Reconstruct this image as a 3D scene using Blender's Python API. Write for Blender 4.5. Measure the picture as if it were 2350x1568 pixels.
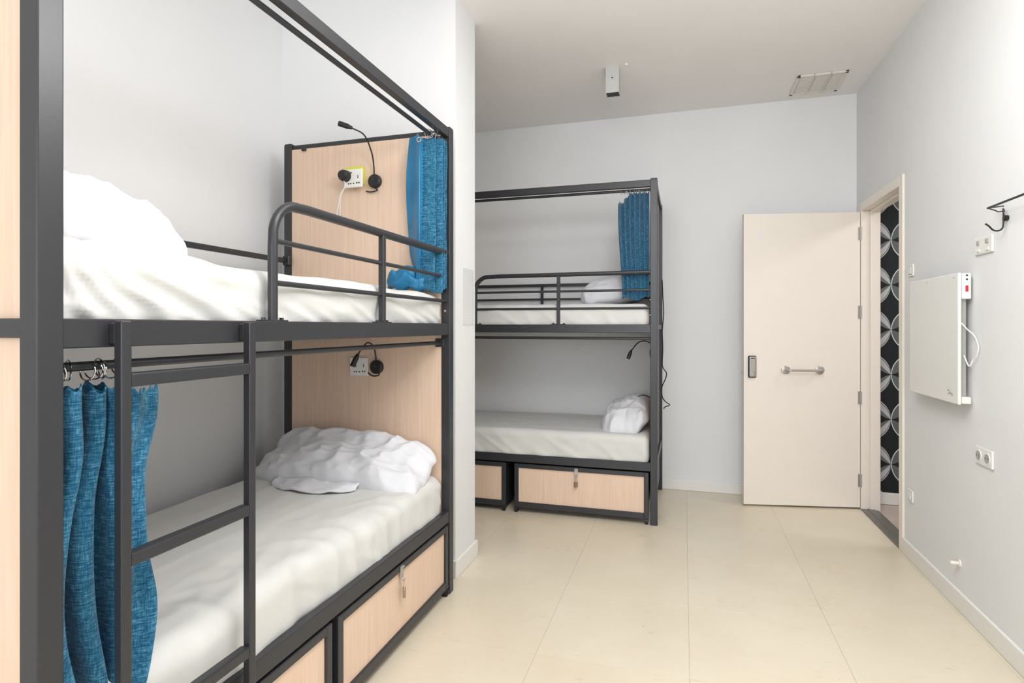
import bpy, bmesh, math, random
from mathutils import Vector, Matrix, noise
C = bpy.context.scene.collection
for o in list(bpy.data.objects): bpy.data.objects.remove(o, do_unlink=True)
PI = math.pi

# ------------------------------------------------------------------ camera, world, light, exposure
cam = bpy.data.cameras.new('camera'); cam.sensor_width = 36; cam.lens = 1314/2350*36
cam.shift_y = -34/2350; cam.clip_start = .02
co = bpy.data.objects.new('camera', cam); C.objects.link(co)
co.location = (0, 0, 1.28); co.rotation_euler = (PI/2, 0, math.radians(16.7))
bpy.context.scene.camera = co
w = bpy.data.worlds.new('daylight'); bpy.context.scene.world = w; w.use_nodes = True
w.node_tree.nodes['Background'].inputs[0].default_value = (.83, .91, 1, 1)
w.node_tree.nodes['Background'].inputs[1].default_value = 1.0
def area(name, loc, rot, sx, sy, power, col):
    l = bpy.data.lights.new(name, 'AREA'); l.shape = 'RECTANGLE'; l.size = sx; l.size_y = sy
    l.energy = power; l.color = col
    o = bpy.data.objects.new(name, l); C.objects.link(o); o.location = loc; o.rotation_euler = rot
    return o
area('window_daylight', (-.45, -4.28, 1.75), (math.radians(90), 0, 0), 2.7, 1.85, 62, (.93, .965, 1))
area('ceiling_lamp_near', (.1, .7, 2.95), (0, 0, 0), .9, .9, 16, (1, .99, .975))
area('added_fill_far', (.1, 2.5, 2.955), (0, 0, 0), .6, .6, 3.2, (.99, .99, 1))  # added fill under the ceiling to lift the far end, no real fixture
area('added_fill_mid', (.1, 2.05, 2.95), (0, 0, 0), .6, .6, 4, (.99, .99, 1))  # another added fill, spreads the brightness along the room
area('added_hallway_fill', (2.3, 3.8, 2.5), (0, 0, 0), .6, .6, 10, (1, .95, .9))  # fill light added out of view to brighten the hallway
pl_ = bpy.data.lights.new('added_fill_point', 'POINT'); pl_.energy = 25; pl_.shadow_soft_size = .2; pl_.color = (1, .985, .965)  # invented point light that lifts ceiling and walls, no pendant hangs here
po_ = bpy.data.objects.new('added_fill_point', pl_); C.objects.link(po_); po_.location = (.1, 1.4, 2.3)
vs = bpy.context.scene.view_settings
vs.view_transform = 'Standard'; vs.look = 'None'; vs.gamma = 1; vs.use_curve_mapping = False; vs.exposure = 0.62

# ------------------------------------------------------------------ materials
def lin(r, g, b):
    f = lambda c: (c/255/12.92) if c/255 <= .04045 else ((c/255+.055)/1.055)**2.4
    return (f(r), f(g), f(b), 1)
class N:
    def __init__(s, name):
        s.m = bpy.data.materials.new(name); s.m.use_nodes = True; s.t = s.m.node_tree; s.b = s.t.nodes['Principled BSDF']
    def n(s, typ, **k):
        x = s.t.nodes.new(typ)
        for a, v in k.items():
            if isinstance(a, str) and hasattr(x, a): setattr(x, a, v)
        return x
    def l(s, a, b): s.t.links.new(a, b)
    def coord(s, scale=(1,1,1), rot=(0,0,0), kind='Object'):
        tc = s.n('ShaderNodeTexCoord'); mp = s.n('ShaderNodeMapping')
        mp.inputs['Scale'].default_value = scale; mp.inputs['Rotation'].default_value = rot
        s.l(tc.outputs[kind], mp.inputs[0]); return mp.outputs[0]
    def noise(s, vec, scale, detail=3, rough=.5):
        x = s.n('ShaderNodeTexNoise'); x.inputs['Scale'].default_value = scale; x.inputs['Detail'].default_value = detail
        x.inputs['Roughness'].default_value = rough; s.l(vec, x.inputs['Vector']); return x.outputs['Fac']
    def ramp(s, fac, stops):
        r = s.n('ShaderNodeValToRGB'); e = r.color_ramp.elements
        while len(e) < len(stops): e.new(.5)
        for i, (p, c) in enumerate(stops): e[i].position = p; e[i].color = c
        s.l(fac, r.inputs[0]); return r.outputs[0]
    def mix(s, fac, a, b, mode='MIX'):
        x = s.n('ShaderNodeMix'); x.data_type = 'RGBA'; x.blend_type = mode
        for sock, v in ((x.inputs[0], fac), (x.inputs[6], a), (x.inputs[7], b)):
            if isinstance(v, (int, float, tuple)): sock.default_value = v
            else: s.l(v, sock)
        return x.outputs[2]
    def math(s, op, a, b=None):
        x = s.n('ShaderNodeMath'); x.operation = op
        for i, v in enumerate((a, b)):
            if v is None: continue
            if isinstance(v, (int, float)): x.inputs[i].default_value = v
            else: s.l(v, x.inputs[i])
        return x.outputs[0]
    def bump(s, h, strength=.2, dist=.002):
        b = s.n('ShaderNodeBump'); b.inputs['Strength'].default_value = strength; b.inputs['Distance'].default_value = dist
        s.l(h, b.inputs['Height']); s.l(b.outputs[0], s.b.inputs['Normal'])
    def set(s, col=None, rough=.5, metal=0, spec=.5):
        if col is not None:
            if isinstance(col, tuple): s.b.inputs['Base Color'].default_value = col
            else: s.l(col, s.b.inputs['Base Color'])
        s.b.inputs['Roughness'].default_value = rough; s.b.inputs['Metallic'].default_value = metal
        s.b.inputs['Specular IOR Level'].default_value = spec
        return s.m
def plain(name, rgb, rough=.5, metal=0, spec=.5, var=.03, bscale=60, bs=.05):
    m = N(name); v = m.coord(); f = m.noise(v, bscale, 2)
    c = lin(*rgb); d = tuple(x*(1-var*2) for x in c[:3])+(1,)
    m.set(m.ramp(f, [(.3, d), (.7, c)]), rough, metal, spec); m.bump(f, bs, .001); return m.m
def wallmat(name, rgb):
    m = N(name); v = m.coord()
    big = m.noise(v, 1.3, 3); fine = m.noise(v, 140, 3)
    c = lin(*rgb); d = lin(*[x-5 for x in rgb])
    m.set(m.ramp(big, [(.3, d), (.7, c)]), .75, 0, .25); m.bump(fine, .12, .0015); return m.m
M = {}
M['wall'] = wallmat('painted_white_wall', (236, 237, 238))
M['ceiling'] = wallmat('painted_ceiling', (248, 245, 243))
M['trim'] = plain('white_trim_paint', (238, 237, 233), .4, var=.006, bs=.02)
M['cream'] = plain('cream_door_paint', (240, 232, 222), .38, bscale=8, var=.008)
M['metal'] = plain('charcoal_powder_coat', (50, 51, 55), .36, 0, .5, .05, 220, .08)
M['black'] = plain('black_plastic', (24, 24, 26), .45)
M['blackwire'] = plain('black_wire', (22, 22, 24), .35)
M['white'] = plain('white_plastic', (234, 234, 231), .35, var=.006, bs=.01)
M['grey_plastic'] = plain('pale_grey_shell', (196, 197, 196), .4)
M['dark'] = plain('dark_recess', (52, 52, 54), .6)
M['yellow'] = plain('yellow_green_box', (214, 222, 60), .4)
M['steel'] = plain('brushed_steel', (188, 184, 178), .36, .55)
M['chrome'] = plain('chrome', (214, 214, 214), .14, 1)
M['brass'] = plain('padlock_body', (170, 150, 128), .35, .75)
M['red'] = plain('red_switch', (206, 40, 52), .4)
M['slot'] = plain('socket_hole', (40, 40, 42), .6)
M['softslot'] = plain('recess_grey', (176, 174, 170), .6)
M['threshold'] = plain('grey_threshold', (112, 110, 106), .45)
M['ventw'] = plain('vent_white', (231, 227, 220), .5)
M['lens'] = plain('lamp_lens', (190, 190, 170), .2)
m = N('maple_laminate'); v = m.coord((1, 1, .035)); g = m.noise(v, 95, 4, .6); g2 = m.noise(v, 14, 2)
c = m.ramp(g, [(.3, lin(224, 196, 172)), (.7, lin(236, 211, 190))])
m.set(m.mix(m.math('MULTIPLY', g2, .35), c, lin(224, 190, 168)), .42, 0, .4); M['wood'] = m.m
m = N('hallway_floor'); v = m.coord(); M['hallfloor'] = m.set(m.ramp(m.noise(v, 3), [(.3, lin(190, 172, 166)), (.7, lin(206, 190, 184))]), .4)
# vinyl tile: cream, small streaks and flecks, per-tile tone
m = N('cream_vinyl_tile'); v = m.coord(kind='Object')
geo = m.n('ShaderNodeNewGeometry')
mp = m.n('ShaderNodeMapping'); mp.inputs['Scale'].default_value = (14, 60, 1); m.l(geo.outputs['Position'], mp.inputs[0])
mp2 = m.n('ShaderNodeMapping'); m.l(geo.outputs['Position'], mp2.inputs[0])
st = m.noise(mp.outputs[0], 1, 4, .6); cl = m.noise(mp2.outputs[0], 2.2, 4, .6); fl = m.noise(mp2.outputs[0], 75, 1, .5)
oi = m.n('ShaderNodeObjectInfo')
base = m.ramp(cl, [(.3, lin(222, 211, 190)), (.7, lin(230, 221, 203))])
base = m.mix(m.ramp(st, [(.60, (0,0,0,1)), (.74, (1,1,1,1))]), base, lin(214, 200, 174))
base = m.mix(m.math('MULTIPLY', oi.outputs['Random'], .3), base, lin(222, 208, 182))
base = m.mix(m.ramp(fl, [(.80, (0,0,0,1)), (.82, (1,1,1,1))]), base, lin(150, 134, 112))
dd = m.noise(mp2.outputs[0], .9, 3, .6)
base = m.mix(m.ramp(dd, [(.56, (0,0,0,1)), (.8, (.4,.4,.4,1))]), base, lin(210, 193, 164))
m.set(base, .3, 0, .4); rr = m.ramp(cl, [(.3, (.26,.26,.26,1)), (.7, (.4,.4,.4,1))]); m.l(rr, m.b.inputs['Roughness'])
m.bump(st, .05, .0008); M['tile'] = m.m
M['grout'] = plain('tile_bed', (214, 203, 180), .6)
# bed linen
def linen(name, rgb, sc, bs):
    m = N(name); v = m.coord(); a = m.noise(v, sc, 5, .55); b = m.noise(v, 500, 1)
    c = lin(*rgb); d = lin(*[x-4 for x in rgb])
    m.set(m.ramp(a, [(.3, d), (.7, c)]), .85, 0, .2)
    h = m.math('ADD', m.math('MULTIPLY', a, 1.0), m.math('MULTIPLY', b, .08)); m.bump(h, bs, .006)
    m.b.inputs['Sheen Weight'].default_value = .1
    return m.m
M['sheet'] = linen('white_fitted_sheet', (218, 218, 215), 9, .35)
M['pillow'] = linen('white_pillowcase', (226, 227, 232), 12, .5)
# curtains
def heather(name, k=1.0):
    m = N(name); v = m.coord((13, 13, 135)); a = m.noise(v, 3.2, 4, .7); v2 = m.coord((160, 160, 20)); b = m.noise(v2, 2.5, 2, .6)
    f = m.math('ADD', m.math('MULTIPLY', a, .68), m.math('MULTIPLY', b, .32))
    m.set(m.ramp(f, [(.34, lin(16, 62, 94)), (.5, lin(34, 100, 134)), (.66, lin(104, 166, 194))]), .8, 0, .2)
    m.bump(f, .35, .0015); m.b.inputs['Sheen Weight'].default_value = .15; return m.m
M['heather'] = heather('blue_heather_cloth')
m = N('blue_satin_lining'); v = m.coord(); M['lining'] = m.set(m.ramp(m.noise(v, 6), [(.3, lin(26, 112, 158)), (.7, lin(40, 132, 178))]), .42, 0, .45)
# petal wallpaper
m = N('dark_petal_wallpaper'); geo = m.n('ShaderNodeNewGeometry'); sp = m.n('ShaderNodeSeparateXYZ'); m.l(geo.outputs['Position'], sp.inputs[0])
SX, SZ = .1615, .1615
x = m.math('DIVIDE', m.math('SUBTRACT', sp.outputs[0], 1.428), SX); z = m.math('DIVIDE', m.math('SUBTRACT', sp.outputs[2], 1.258), SZ)
p = m.math('MULTIPLY', m.math('ADD', x, z), .5); q = m.math('MULTIPLY', m.math('SUBTRACT', z, x), .5)
def lens_(a, b):
    fa = m.math('SUBTRACT', m.math('SUBTRACT', a, m.math('FLOOR', a)), .5)
    wv = m.math('SUBTRACT', m.math('SQRT', m.math('SUBTRACT', .5, m.math('MULTIPLY', fa, fa))), .5)
    off = m.math('SUBTRACT', b, m.math('ROUND', b))
    return wv, off
par = m.math('GREATER_THAN', m.math('MODULO', m.math('ADD', m.math('FLOOR', x), 101), 2), .5)   # odd columns carry the broad light band
col = lin(38, 43, 46)
def paint(col, wv, off, sgn):
    o = m.math('MULTIPLY', m.math('MULTIPLY', off, sgn), m.math('SUBTRACT', m.math('MULTIPLY', par, 2), 1)); ab = m.math('ABSOLUTE', off)
    inside = m.math('LESS_THAN', ab, m.math('MULTIPLY', wv, m.math('ADD', .6, m.math('MULTIPLY', m.math('GREATER_THAN', o, 0), .4))))
    outer = m.math('GREATER_THAN', o, .0)
    line = m.math('GREATER_THAN', o, m.math('SUBTRACT', wv, .028))
    edge = m.math('GREATER_THAN', m.math('ABSOLUTE', m.math('SUBTRACT', o, m.math('MULTIPLY', wv, .82))), .012)
    light = m.math('MULTIPLY', outer, m.math('MULTIPLY', edge, 1))
    a = m.mix(light, lin(116, 122, 122), lin(196, 197, 198))
    b = m.mix(line, lin(104, 110, 110), lin(222, 224, 224))
    c2 = m.mix(par, a, b)
    return m.mix(inside, col, c2)
wv, off = lens_(p, q); col = paint(col, wv, off, m.math('ADD', 0, m.math('SUBTRACT', 1, m.math('MULTIPLY', 0, 1))))
wv, off = lens_(q, p); col = paint(col, wv, off, -1)
m.set(col, .6, 0, .2); M['wallpaper'] = m.m
# laminated notice: rows of unreadable pale print
m = N('laminated_notice'); v = m.coord((1, 1, 70)); s1 = m.n('ShaderNodeSeparateXYZ'); m.l(v, s1.inputs[0])
row = m.math('GREATER_THAN', m.math('FRACT', s1.outputs[2]), .6); v2 = m.coord((1, 90, 70)); nz = m.noise(v2, 1.2, 2)
f = m.math('MULTIPLY', row, m.math('GREATER_THAN', nz, .48))
m.set(m.mix(m.math('MULTIPLY', f, .25), lin(228, 229, 229), lin(206, 206, 206)), .22); M['notice'] = m.m

# ------------------------------------------------------------------ helpers
def box(bm, x0, x1, y0, y1, z0, z1, b=.0025, seg=1):
    r = bmesh.ops.create_cube(bm, size=1)
    vs_ = r['verts']
    for v in vs_:
        v.co = Vector(((x0+x1)/2+v.co.x*(x1-x0), (y0+y1)/2+v.co.y*(y1-y0), (z0+z1)/2+v.co.z*(z1-z0)))
    if b > 0:
        b = min(b, .45*min(abs(x1-x0), abs(y1-y0), abs(z1-z0)))
        es = list({e for v in vs_ for e in v.link_edges})
        bmesh.ops.bevel(bm, geom=es, offset=b, segments=seg, profile=.5, affect='EDGES')
def cyl(bm, p0, p1, r, seg=16, r2=None):
    p0 = Vector(p0); p1 = Vector(p1); d = p1-p0
    mt = Matrix.Translation((p0+p1)/2) @ d.to_track_quat('Z', 'Y').to_matrix().to_4x4()
    bmesh.ops.create_cone(bm, cap_ends=True, segments=seg, radius1=r, radius2=r if r2 is None else r2, depth=d.length, matrix=mt)
def smooth_path(pts, n=8):
    P = [Vector(p) for p in pts]; P = [2*P[0]-P[1]] + P + [2*P[-1]-P[-2]]; out = []
    for i in range(1, len(P)-2):
        a, b, c, d = P[i-1:i+3]
        for k in range(n):
            t = k/n
            out.append(.5*((2*b)+(-a+c)*t+(2*a-5*b+4*c-d)*t*t+(-a+3*b-3*c+d)*t**3))
    out.append(P[-2]); return out
def tube(bm, pts, r, seg=8, squash=1.0):
    pts = [Vector(p) for p in pts]; rings = []; up = None
    for i, p in enumerate(pts):
        t = (pts[min(i+1, len(pts)-1)]-pts[max(i-1, 0)]).normalized()
        if up is None: up = t.orthogonal().normalized()
        up = (up - t*up.dot(t)).normalized(); sd = t.cross(up)
        rings.append([bm.verts.new(p+up*math.cos(2*PI*k/seg)*r+sd*math.sin(2*PI*k/seg)*r*squash) for k in range(seg)])
    for a, b in zip(rings, rings[1:]):
        for k in range(seg): bm.faces.new((a[k], a[(k+1) % seg], b[(k+1) % seg], b[k]))
    bm.faces.new(rings[0][::-1]); bm.faces.new(rings[-1])
def torus(bm, c, axis, R, r, n=20, seg=6, arc=1.0):
    q = Vector(axis).to_track_quat('Z', 'Y'); c = Vector(c)
    rings = []
    for i in range(n+(arc < 1)):
        a = 2*PI*arc*i/n; rings.append([bm.verts.new(c+q @ Vector(((R+r*math.cos(2*PI*k/seg))*math.cos(a), (R+r*math.cos(2*PI*k/seg))*math.sin(a), r*math.sin(2*PI*k/seg)))) for k in range(seg)])
    m_ = len(rings)
    for i in range(m_ if arc >= 1 else m_-1):
        a, b = rings[i], rings[(i+1) % m_]
        for k in range(seg): bm.faces.new((a[k], a[(k+1) % seg], b[(k+1) % seg], b[k]))
def obj(name, bm, mat, parent=None, smooth=False, loc=None, autos=True):
    me = bpy.data.meshes.new(name)
    bmesh.ops.recalc_face_normals(bm, faces=bm.faces)
    if parent is None and loc is None:
        xs = [v.co for v in bm.verts]
        loc = Vector((sum((min(c.x for c in xs), max(c.x for c in xs)))/2, sum((min(c.y for c in xs), max(c.y for c in xs)))/2, min(c.z for c in xs)))
        bmesh.ops.translate(bm, verts=bm.verts, vec=-loc)
    bm.to_mesh(me); bm.free()
    mats = mat if isinstance(mat, (list, tuple)) else [mat]
    for mm in mats: me.materials.append(mm)
    if smooth:
        for p_ in me.polygons: p_.use_smooth = True
        if autos: me.set_sharp_from_angle(angle=math.radians(40))
    o = bpy.data.objects.new(name, me); C.objects.link(o)
    if loc is not None: o.location = loc
    if parent is not None: o.parent = parent
    return o
def tag(o, label, cat, group=None, kind=None):
    if label: o['label'] = label
    if cat: o['category'] = cat
    if group: o['group'] = group
    if kind: o['kind'] = kind
    return o
def thing(name, label, cat, loc=(0,0,0), rotz=0, group=None):
    o = bpy.data.objects.new(name, None); o.empty_display_size = .1; C.objects.link(o)
    o.location = loc; o.rotation_euler = (0, 0, rotz); return tag(o, label, cat, group)
def struct(name, bm, mat, label=None, **k):
    o = obj(name, bm, mat, **k); o['kind'] = 'structure'; o['label'] = label or ''; return o
def B(): return bmesh.new()
def bx(name, dims, mat, parent=None, b=.0025, seg=1):
    bm = B(); box(bm, *dims, b=b, seg=seg); return obj(name, bm, mat, parent)
def kids(o): return [c for c in C.objects if c.parent == o]
def copy_tree(o, parent=None):
    c = o.copy(); C.objects.link(c)
    if parent: c.parent = parent
    for ch in kids(o): copy_tree(ch, c)
    return c
def nz(x, y, z=0): return noise.noise(Vector((x, y, z)))
def fbm(x, y, z=0, o=3): return sum(nz(x*2**i, y*2**i, z*2**i+i*7.3)/2**i for i in range(o))
def ridge(x, y, z=0): return (1-abs(nz(x, y, z))*2)
def sstep(a, b, x):
    t = max(0, min(1, (x-a)/(b-a))); return t*t*(3-2*t)

# ------------------------------------------------------------------ room shell
XL, XR, YR, YB, ZC = -2.17, 1.198, -4.4, 4.687, 2.97
def sbox(name, dims, mat, label):
    bm = B(); box(bm, *dims, b=0); return struct(name, bm, mat, label)
TH = .6
fl_ = bx('floor', (XL-.1, XR, YR-.1, YB+.1, -.1, -.004), M['grout'], b=0); fl_['kind'] = 'structure'; fl_['label'] = 'cream vinyl tiled floor of the dormitory'
# tiles .575 square with hairline joints
meshes = {}; tx, ty = .575, .57; g = .00035; rnd = random.Random(4)
x0 = .02-tx*4; i = 0
while x0 < XR:
    y0 = 2.17-ty*12
    while y0 < YB:
        a, b_, c_, d_ = max(x0, XL), min(x0+tx, XR), max(y0, YR), min(y0+ty, YB)
        if b_-a > .02 and d_-c_ > .02:
            key = (round(b_-a, 3), round(d_-c_, 3))
            if key not in meshes:
                bm = B(); box(bm, -(b_-a)/2+g, (b_-a)/2-g, -(d_-c_)/2+g, (d_-c_)/2-g, -.004, 0, b=.0004)
                t_ = obj('tile', bm, M['tile'], fl_); meshes[key] = t_.data
            else:
                t_ = bpy.data.objects.new('tile', meshes[key]); C.objects.link(t_); t_.parent = fl_
            t_.location = Vector(((a+b_)/2, (c_+d_)/2, rnd.uniform(-.0003, .0001)))-fl_.location
        y0 += ty
    x0 += tx
bm = B(); box(bm, -1.117, XR+.1, YR-.1, YB+.1, ZC, ZC+.5, b=0); box(bm, XL-.1, -1.117, 2.74, YB+.1, ZC, ZC+.5, b=0)
box(bm, XL-.1, -1.117, YR-.1, 2.718, ZC+.4, ZC+.5, b=0)
struct('ceiling', bm, M['ceiling'], 'plain white painted ceiling, higher over the near bunk')
sbox('wall_left', (XL-.1, XL, YR-.1, YB+.1, 0, ZC+.5), M['wall'], 'plain white wall behind the bunk')
sbox('wall_back', (XL, XR+.1, YB, YB+.1, 0, ZC), M['wall'], 'plain white back wall')
sbox('wall_pillar', (XL, -1.117, 2.718, 3.002, 0, ZC+.45), M['wall'], 'white wall stub between the two bunks')
# right wall with door opening Y 3.79..4.545, z 2.09
DY0, DY1, DZ = 3.80, 4.535, 2.09
WT = .095
bm = B()
box(bm, XR, XR+WT, YR-.1, DY0-.02, 0, ZC, b=0); box(bm, XR, XR+WT, DY1+.02, YB, 0, ZC, b=0); box(bm, XR, XR+WT, DY0-.02, DY1+.02, DZ+.02, ZC, b=0)
struct('wall_right', bm, M['wall'], 'white wall with the doorway, heater and sockets')
# rear wall with window (behind the camera)
bm = B()
wx0, wx1, wz0, wz1 = -1.9, .95, .75, 2.7
box(bm, XL, wx0, YR-.15, YR, 0, ZC+.45, b=0); box(bm, wx1, XR, YR-.15, YR, 0, ZC, b=0); box(bm, wx0, wx1, YR-.15, YR, 0, wz0, b=0); box(bm, wx0, wx1, YR-.15, YR, wz1, ZC+.45, b=0)
struct('wall_front', bm, M['wall'], 'white wall with the window behind the viewer')
bm = B()
for a in ((wx0, wx0+.05, wz0, wz1), (wx1-.05, wx1, wz0, wz1), (wx0, wx1, wz0, wz0+.05), (wx0, wx1, wz1-.05, wz1), (-.57, -.53, wz0, wz1)): box(bm, a[0], a[1], YR-.11, YR-.06, a[2], a[3])
struct('window_1', bm, M['trim'], 'white window frame behind the viewer')
# hallway
sbox('floor_hallway', (XR, 3.6, 3.0, 4.86, -.1, -.002), M['hallfloor'], 'pinkish hallway floor beyond the doorway')
sbox('wall_hallway', (XR+WT, 3.6, 4.73, 4.83, 0, 3.0), M['wallpaper'], 'dark wallpaper with grey petal motif in the hallway')
sbox('wall_hallway_side', (3.5, 3.6, 3.0, 4.8, 0, 3.0), M['wall'], 'white hallway end wall')
sbox('wall_hallway_front', (XR+WT, 3.6, 2.95, 3.05, 0, 3.0), M['wall'], 'white hallway wall')
sbox('ceiling_hallway', (XR+WT, 3.6, 2.95, 4.86, 3.0, 3.08), M['ceiling'], 'white hallway ceiling')
def skirt(name, dims, label):
    bm = B(); box(bm, *dims, b=.004, seg=2); return struct(name, bm, M['trim'], label)
skirt('baseboard_back', (XL, XR, YB-.014, YB, 0, .082), 'white baseboard along the back wall')
skirt('baseboard_right', (XR-.015, XR, YR, DY0-.062, 0, .088), 'white baseboard along the right wall')
skirt('baseboard_right_far', (XR-.015, XR, DY1+.07, YB-.014, 0, .088), 'white baseboard stub beyond the door')
skirt('baseboard_pillar', (-1.117, -1.103, 2.70, 3.016, 0, .088), 'white baseboard on the wall stub')
skirt('baseboard_pillar_near', (XL, -1.117, 2.704, 2.718, 0, .088), 'white baseboard behind the near bunk head')
skirt('baseboard_pillar_far', (XL, -1.117, 3.002, 3.016, 0, .088), 'white baseboard on the far side of the stub')
skirt('baseboard_left', (XL, XL+.014, YR, 2.70, 0, .088), 'white baseboard along the left wall')
skirt('baseboard_hallway', (XR+WT, 3.5, 4.716, 4.73, 0, .085), 'white baseboard under the petal wallpaper')
# door frame: casing, jambs, stop
bm = B(); CW = .058
box(bm, XR-.012, XR+.001, DY0-CW, DY0, 0, DZ+CW, b=.003); box(bm, XR-.012, XR+.001, DY1, DY1+CW, 0, DZ+CW, b=.003)
box(bm, XR-.012, XR+.001, DY0, DY1, DZ, DZ+CW, b=.003)
fr = struct('trim_1', bm, M['cream'], 'cream door frame around the doorway')
def fpart(name, dims, mat=None, b=.003):
    bm = B(); box(bm, *[v-o_ for v, o_ in zip(dims, (fr.location.x,)*2+(fr.location.y,)*2+(fr.location.z,)*2)], b=b)
    return obj(name, bm, mat or M['cream'], fr)
fpart('jamb', (XR-.004, XR+WT+.01, DY0-.02, DY0, 0, DZ)); fpart('jamb', (XR-.004, XR+WT+.01, DY1, DY1+.02, 0, DZ)); fpart('head_jamb', (XR-.004, XR+WT+.01, DY0-.02, DY1+.02, DZ, DZ+.02))
fpart('door_stop', (XR+.042, XR+WT+.01, DY0-.001, DY0+.014, 0, DZ)); fpart('door_stop', (XR+.042, XR+WT+.01, DY1-.014, DY1+.001, 0, DZ)); fpart('door_stop', (XR+.042, XR+WT+.01, DY0, DY1, DZ-.014, DZ+.001))
bm = B(); box(bm, XR-.012, XR+WT, DY0, DY1, 0, .008, b=.003); box(bm, XR+.03, XR+.075, DY0, DY1, .006, .012, b=.002)
struct('trim_2', bm, M['threshold'], 'grey metal threshold strip in the doorway')

# ------------------------------------------------------------------ bunk bed (local: u along x, depth along +y)
L, W, P_, HT = 1.868, .94, .045, 2.238
RM0, RM1, RB0, RB1 = 1.240, 1.295, .345, .400
def make_bunk():
    t = thing('bunk_bed', 'charcoal metal bunk bed nearest the viewer, with ladder in front', 'bunk bed', group='charcoal metal bunk beds')
    MM = M['metal']
    for k, (x, y) in enumerate(((0, 0), (L-P_, 0), (0, W-P_), (L-P_, W-P_))):
        bm = B(); box(bm, x, x+P_, y, y+P_, 0, HT-.006, b=.003, seg=2); ps = obj('post', bm, MM, t)
        bm = B(); box(bm, x+.002, x+P_-.002, y+.002, y+P_-.002, HT-.007, HT, b=.002); obj('end_cap', bm, M['metal'], ps)
        if k in (0, 1):
            s = 1 if k == 0 else -1; xx = x+P_ if k == 0 else x
            for z in (1.633, 1.455, 1.355):
                bm = B(); cyl(bm, (xx-.001*s, y+.024, z), (xx+.004*s, y+.024, z), .0055, 12); obj('bolt', bm, M['chrome'], ps, True)
    for y0, z0, z1, nm in ((.004, RM0, RM1, 'side_rail'), (.004, RB0, RB1, 'side_rail'), (W-.034, RM0, RM1, 'side_rail'), (W-.034, RB0, RB1, 'side_rail'), (.004, 2.185, 2.230, 'top_rail')):
        bx(nm, (P_-.002, L-P_+.002, y0, y0+.03, z0, z1), MM, t)
    # inner angle lips that carry the slats
    for z0 in (RM0+.012, RB0+.012):
        bx('ledge', (P_, L-P_, .034, .058, z0, z0+.004), MM, t, 0); bx('ledge', (P_, L-P_, W-.058, W-.034, z0, z0+.004), MM, t, 0)
        for k in range(14):
            u = .10+k*(L-.2)/13; bm = B(); box(bm, u-.022, u+.022, .036, W-.036, z0+.004, z0+.012, b=.002); obj('slat', bm, MM, t)
    for u0, a in ((.004, 0), (L-.034, 1)):
        for z0, z1 in ((RM0+.02, RM1), (RB0, RB1)): bx('end_rail', (u0, u0+.03, P_-.002, W-P_+.002, z0, z1), MM, t)
        bx('end_top_rail', (u0, u0+.03, P_-.002, W-P_+.002, 2.200, 2.230), MM, t)
        pu = (.020, .034) if a == 0 else (L-.032, L-.018)
        pu = (.022, .036) if a == 0 else (L-.040, L-.026)
        bx('upper_end_panel', (pu[0], pu[1], P_-.01, W-P_+.01, RM1-.01, 2.205), M['wood'], t, .001)
        bx('lower_end_panel', (pu[0], pu[1], P_-.01, W-P_+.01, .10, RM0+.025), M['wood'], t, .001)
    bx('panel_clip', (L-.055, L-.040, W-.135, W-.112, 2.192, 2.204), M['dark'], t)
    bx('end_backing_board', (L-.025, L-.019, P_-.002, W-P_+.002, .10, 2.20), MM, t, 0)
    # curtain rods
    for z, r, v in ((2.177, .0095, .060), (1.203, .0092, .052)):
        bm = B(); cyl(bm, (P_-.002, v, z), (L-P_+.002, v, z), r, 14); obj('curtain_rod', bm, MM, t, True)
        bx('rod_bracket', (P_-.004, P_+.004, .03, .076, z-.02, z+.02), MM, t); bx('rod_bracket', (L-P_-.004, L-P_+.004, .03, .076, z-.02, z+.02), MM, t)
    # front guard rail
    gy = .020; ub = .616; g0 = [(ub, gy, RM1), (ub, gy, 1.50)]
    for k in range(1, 8):
        a = PI/2*k/8; g0.append((ub+.10-.10*math.cos(a), gy, 1.53+.10*math.sin(a)))
    g0 += [(ub+.15, gy, 1.631), (L-P_+.002, gy, 1.633)]
    gd = thing('guard_rail', None, None); gd.parent = t
    bm = B(); tube(bm, g0, .0158, 14, .85); obj('guard_tube', bm, MM, gd, True)
    for z in (1.519, 1.402):
        bm = B(); cyl(bm, (ub, gy, z), (L-P_+.001, gy, z), .0080, 12); obj('guard_bar', bm, MM, gd, True)
    bx('guard_upright', (1.206, 1.228, gy-.011, gy+.011, RM1, 1.626), MM, gd)
    for u in (ub, 1.217):
        bm = B(); box(bm, u-.05, u+.05, gy-.013, gy+.013, RM1, RM1+.004, b=.001)
        for s in (-1, 1): cyl(bm, (u+s*.036, gy, RM1+.003), (u+s*.036, gy, RM1+.010), .006, 8)
        obj('foot_plate', bm, MM, gd)
    # rear guard
    bx('rear_guard_bar', (P_, L-P_, W-.034, W-.010, 1.612, 1.636), MM, t)
    bx('rear_guard_bar', (P_, L-P_, W-.030, W-.014, 1.500, 1.516), MM, t)
    bx('rear_guard_upright', (.885, .907, W-.032, W-.012, RM1, 1.613), MM, t)
    bx('rear_guard_bracket', (L-P_-.028, L-P_, W-.050, W-.012, 1.600, 1.648), MM, t)
    # ladder
    la = thing('ladder', None, None); la.parent = t
    for u in (.131, .472):
        bm = B(); box(bm, u, u+.022, -.030, -.009, 0, 1.292, b=.003, seg=2); obj('ladder_upright', bm, MM, la)
        bx('ladder_bracket', (u+.001, u+.021, -.011, .005, 1.246, 1.288), MM, la)
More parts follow.
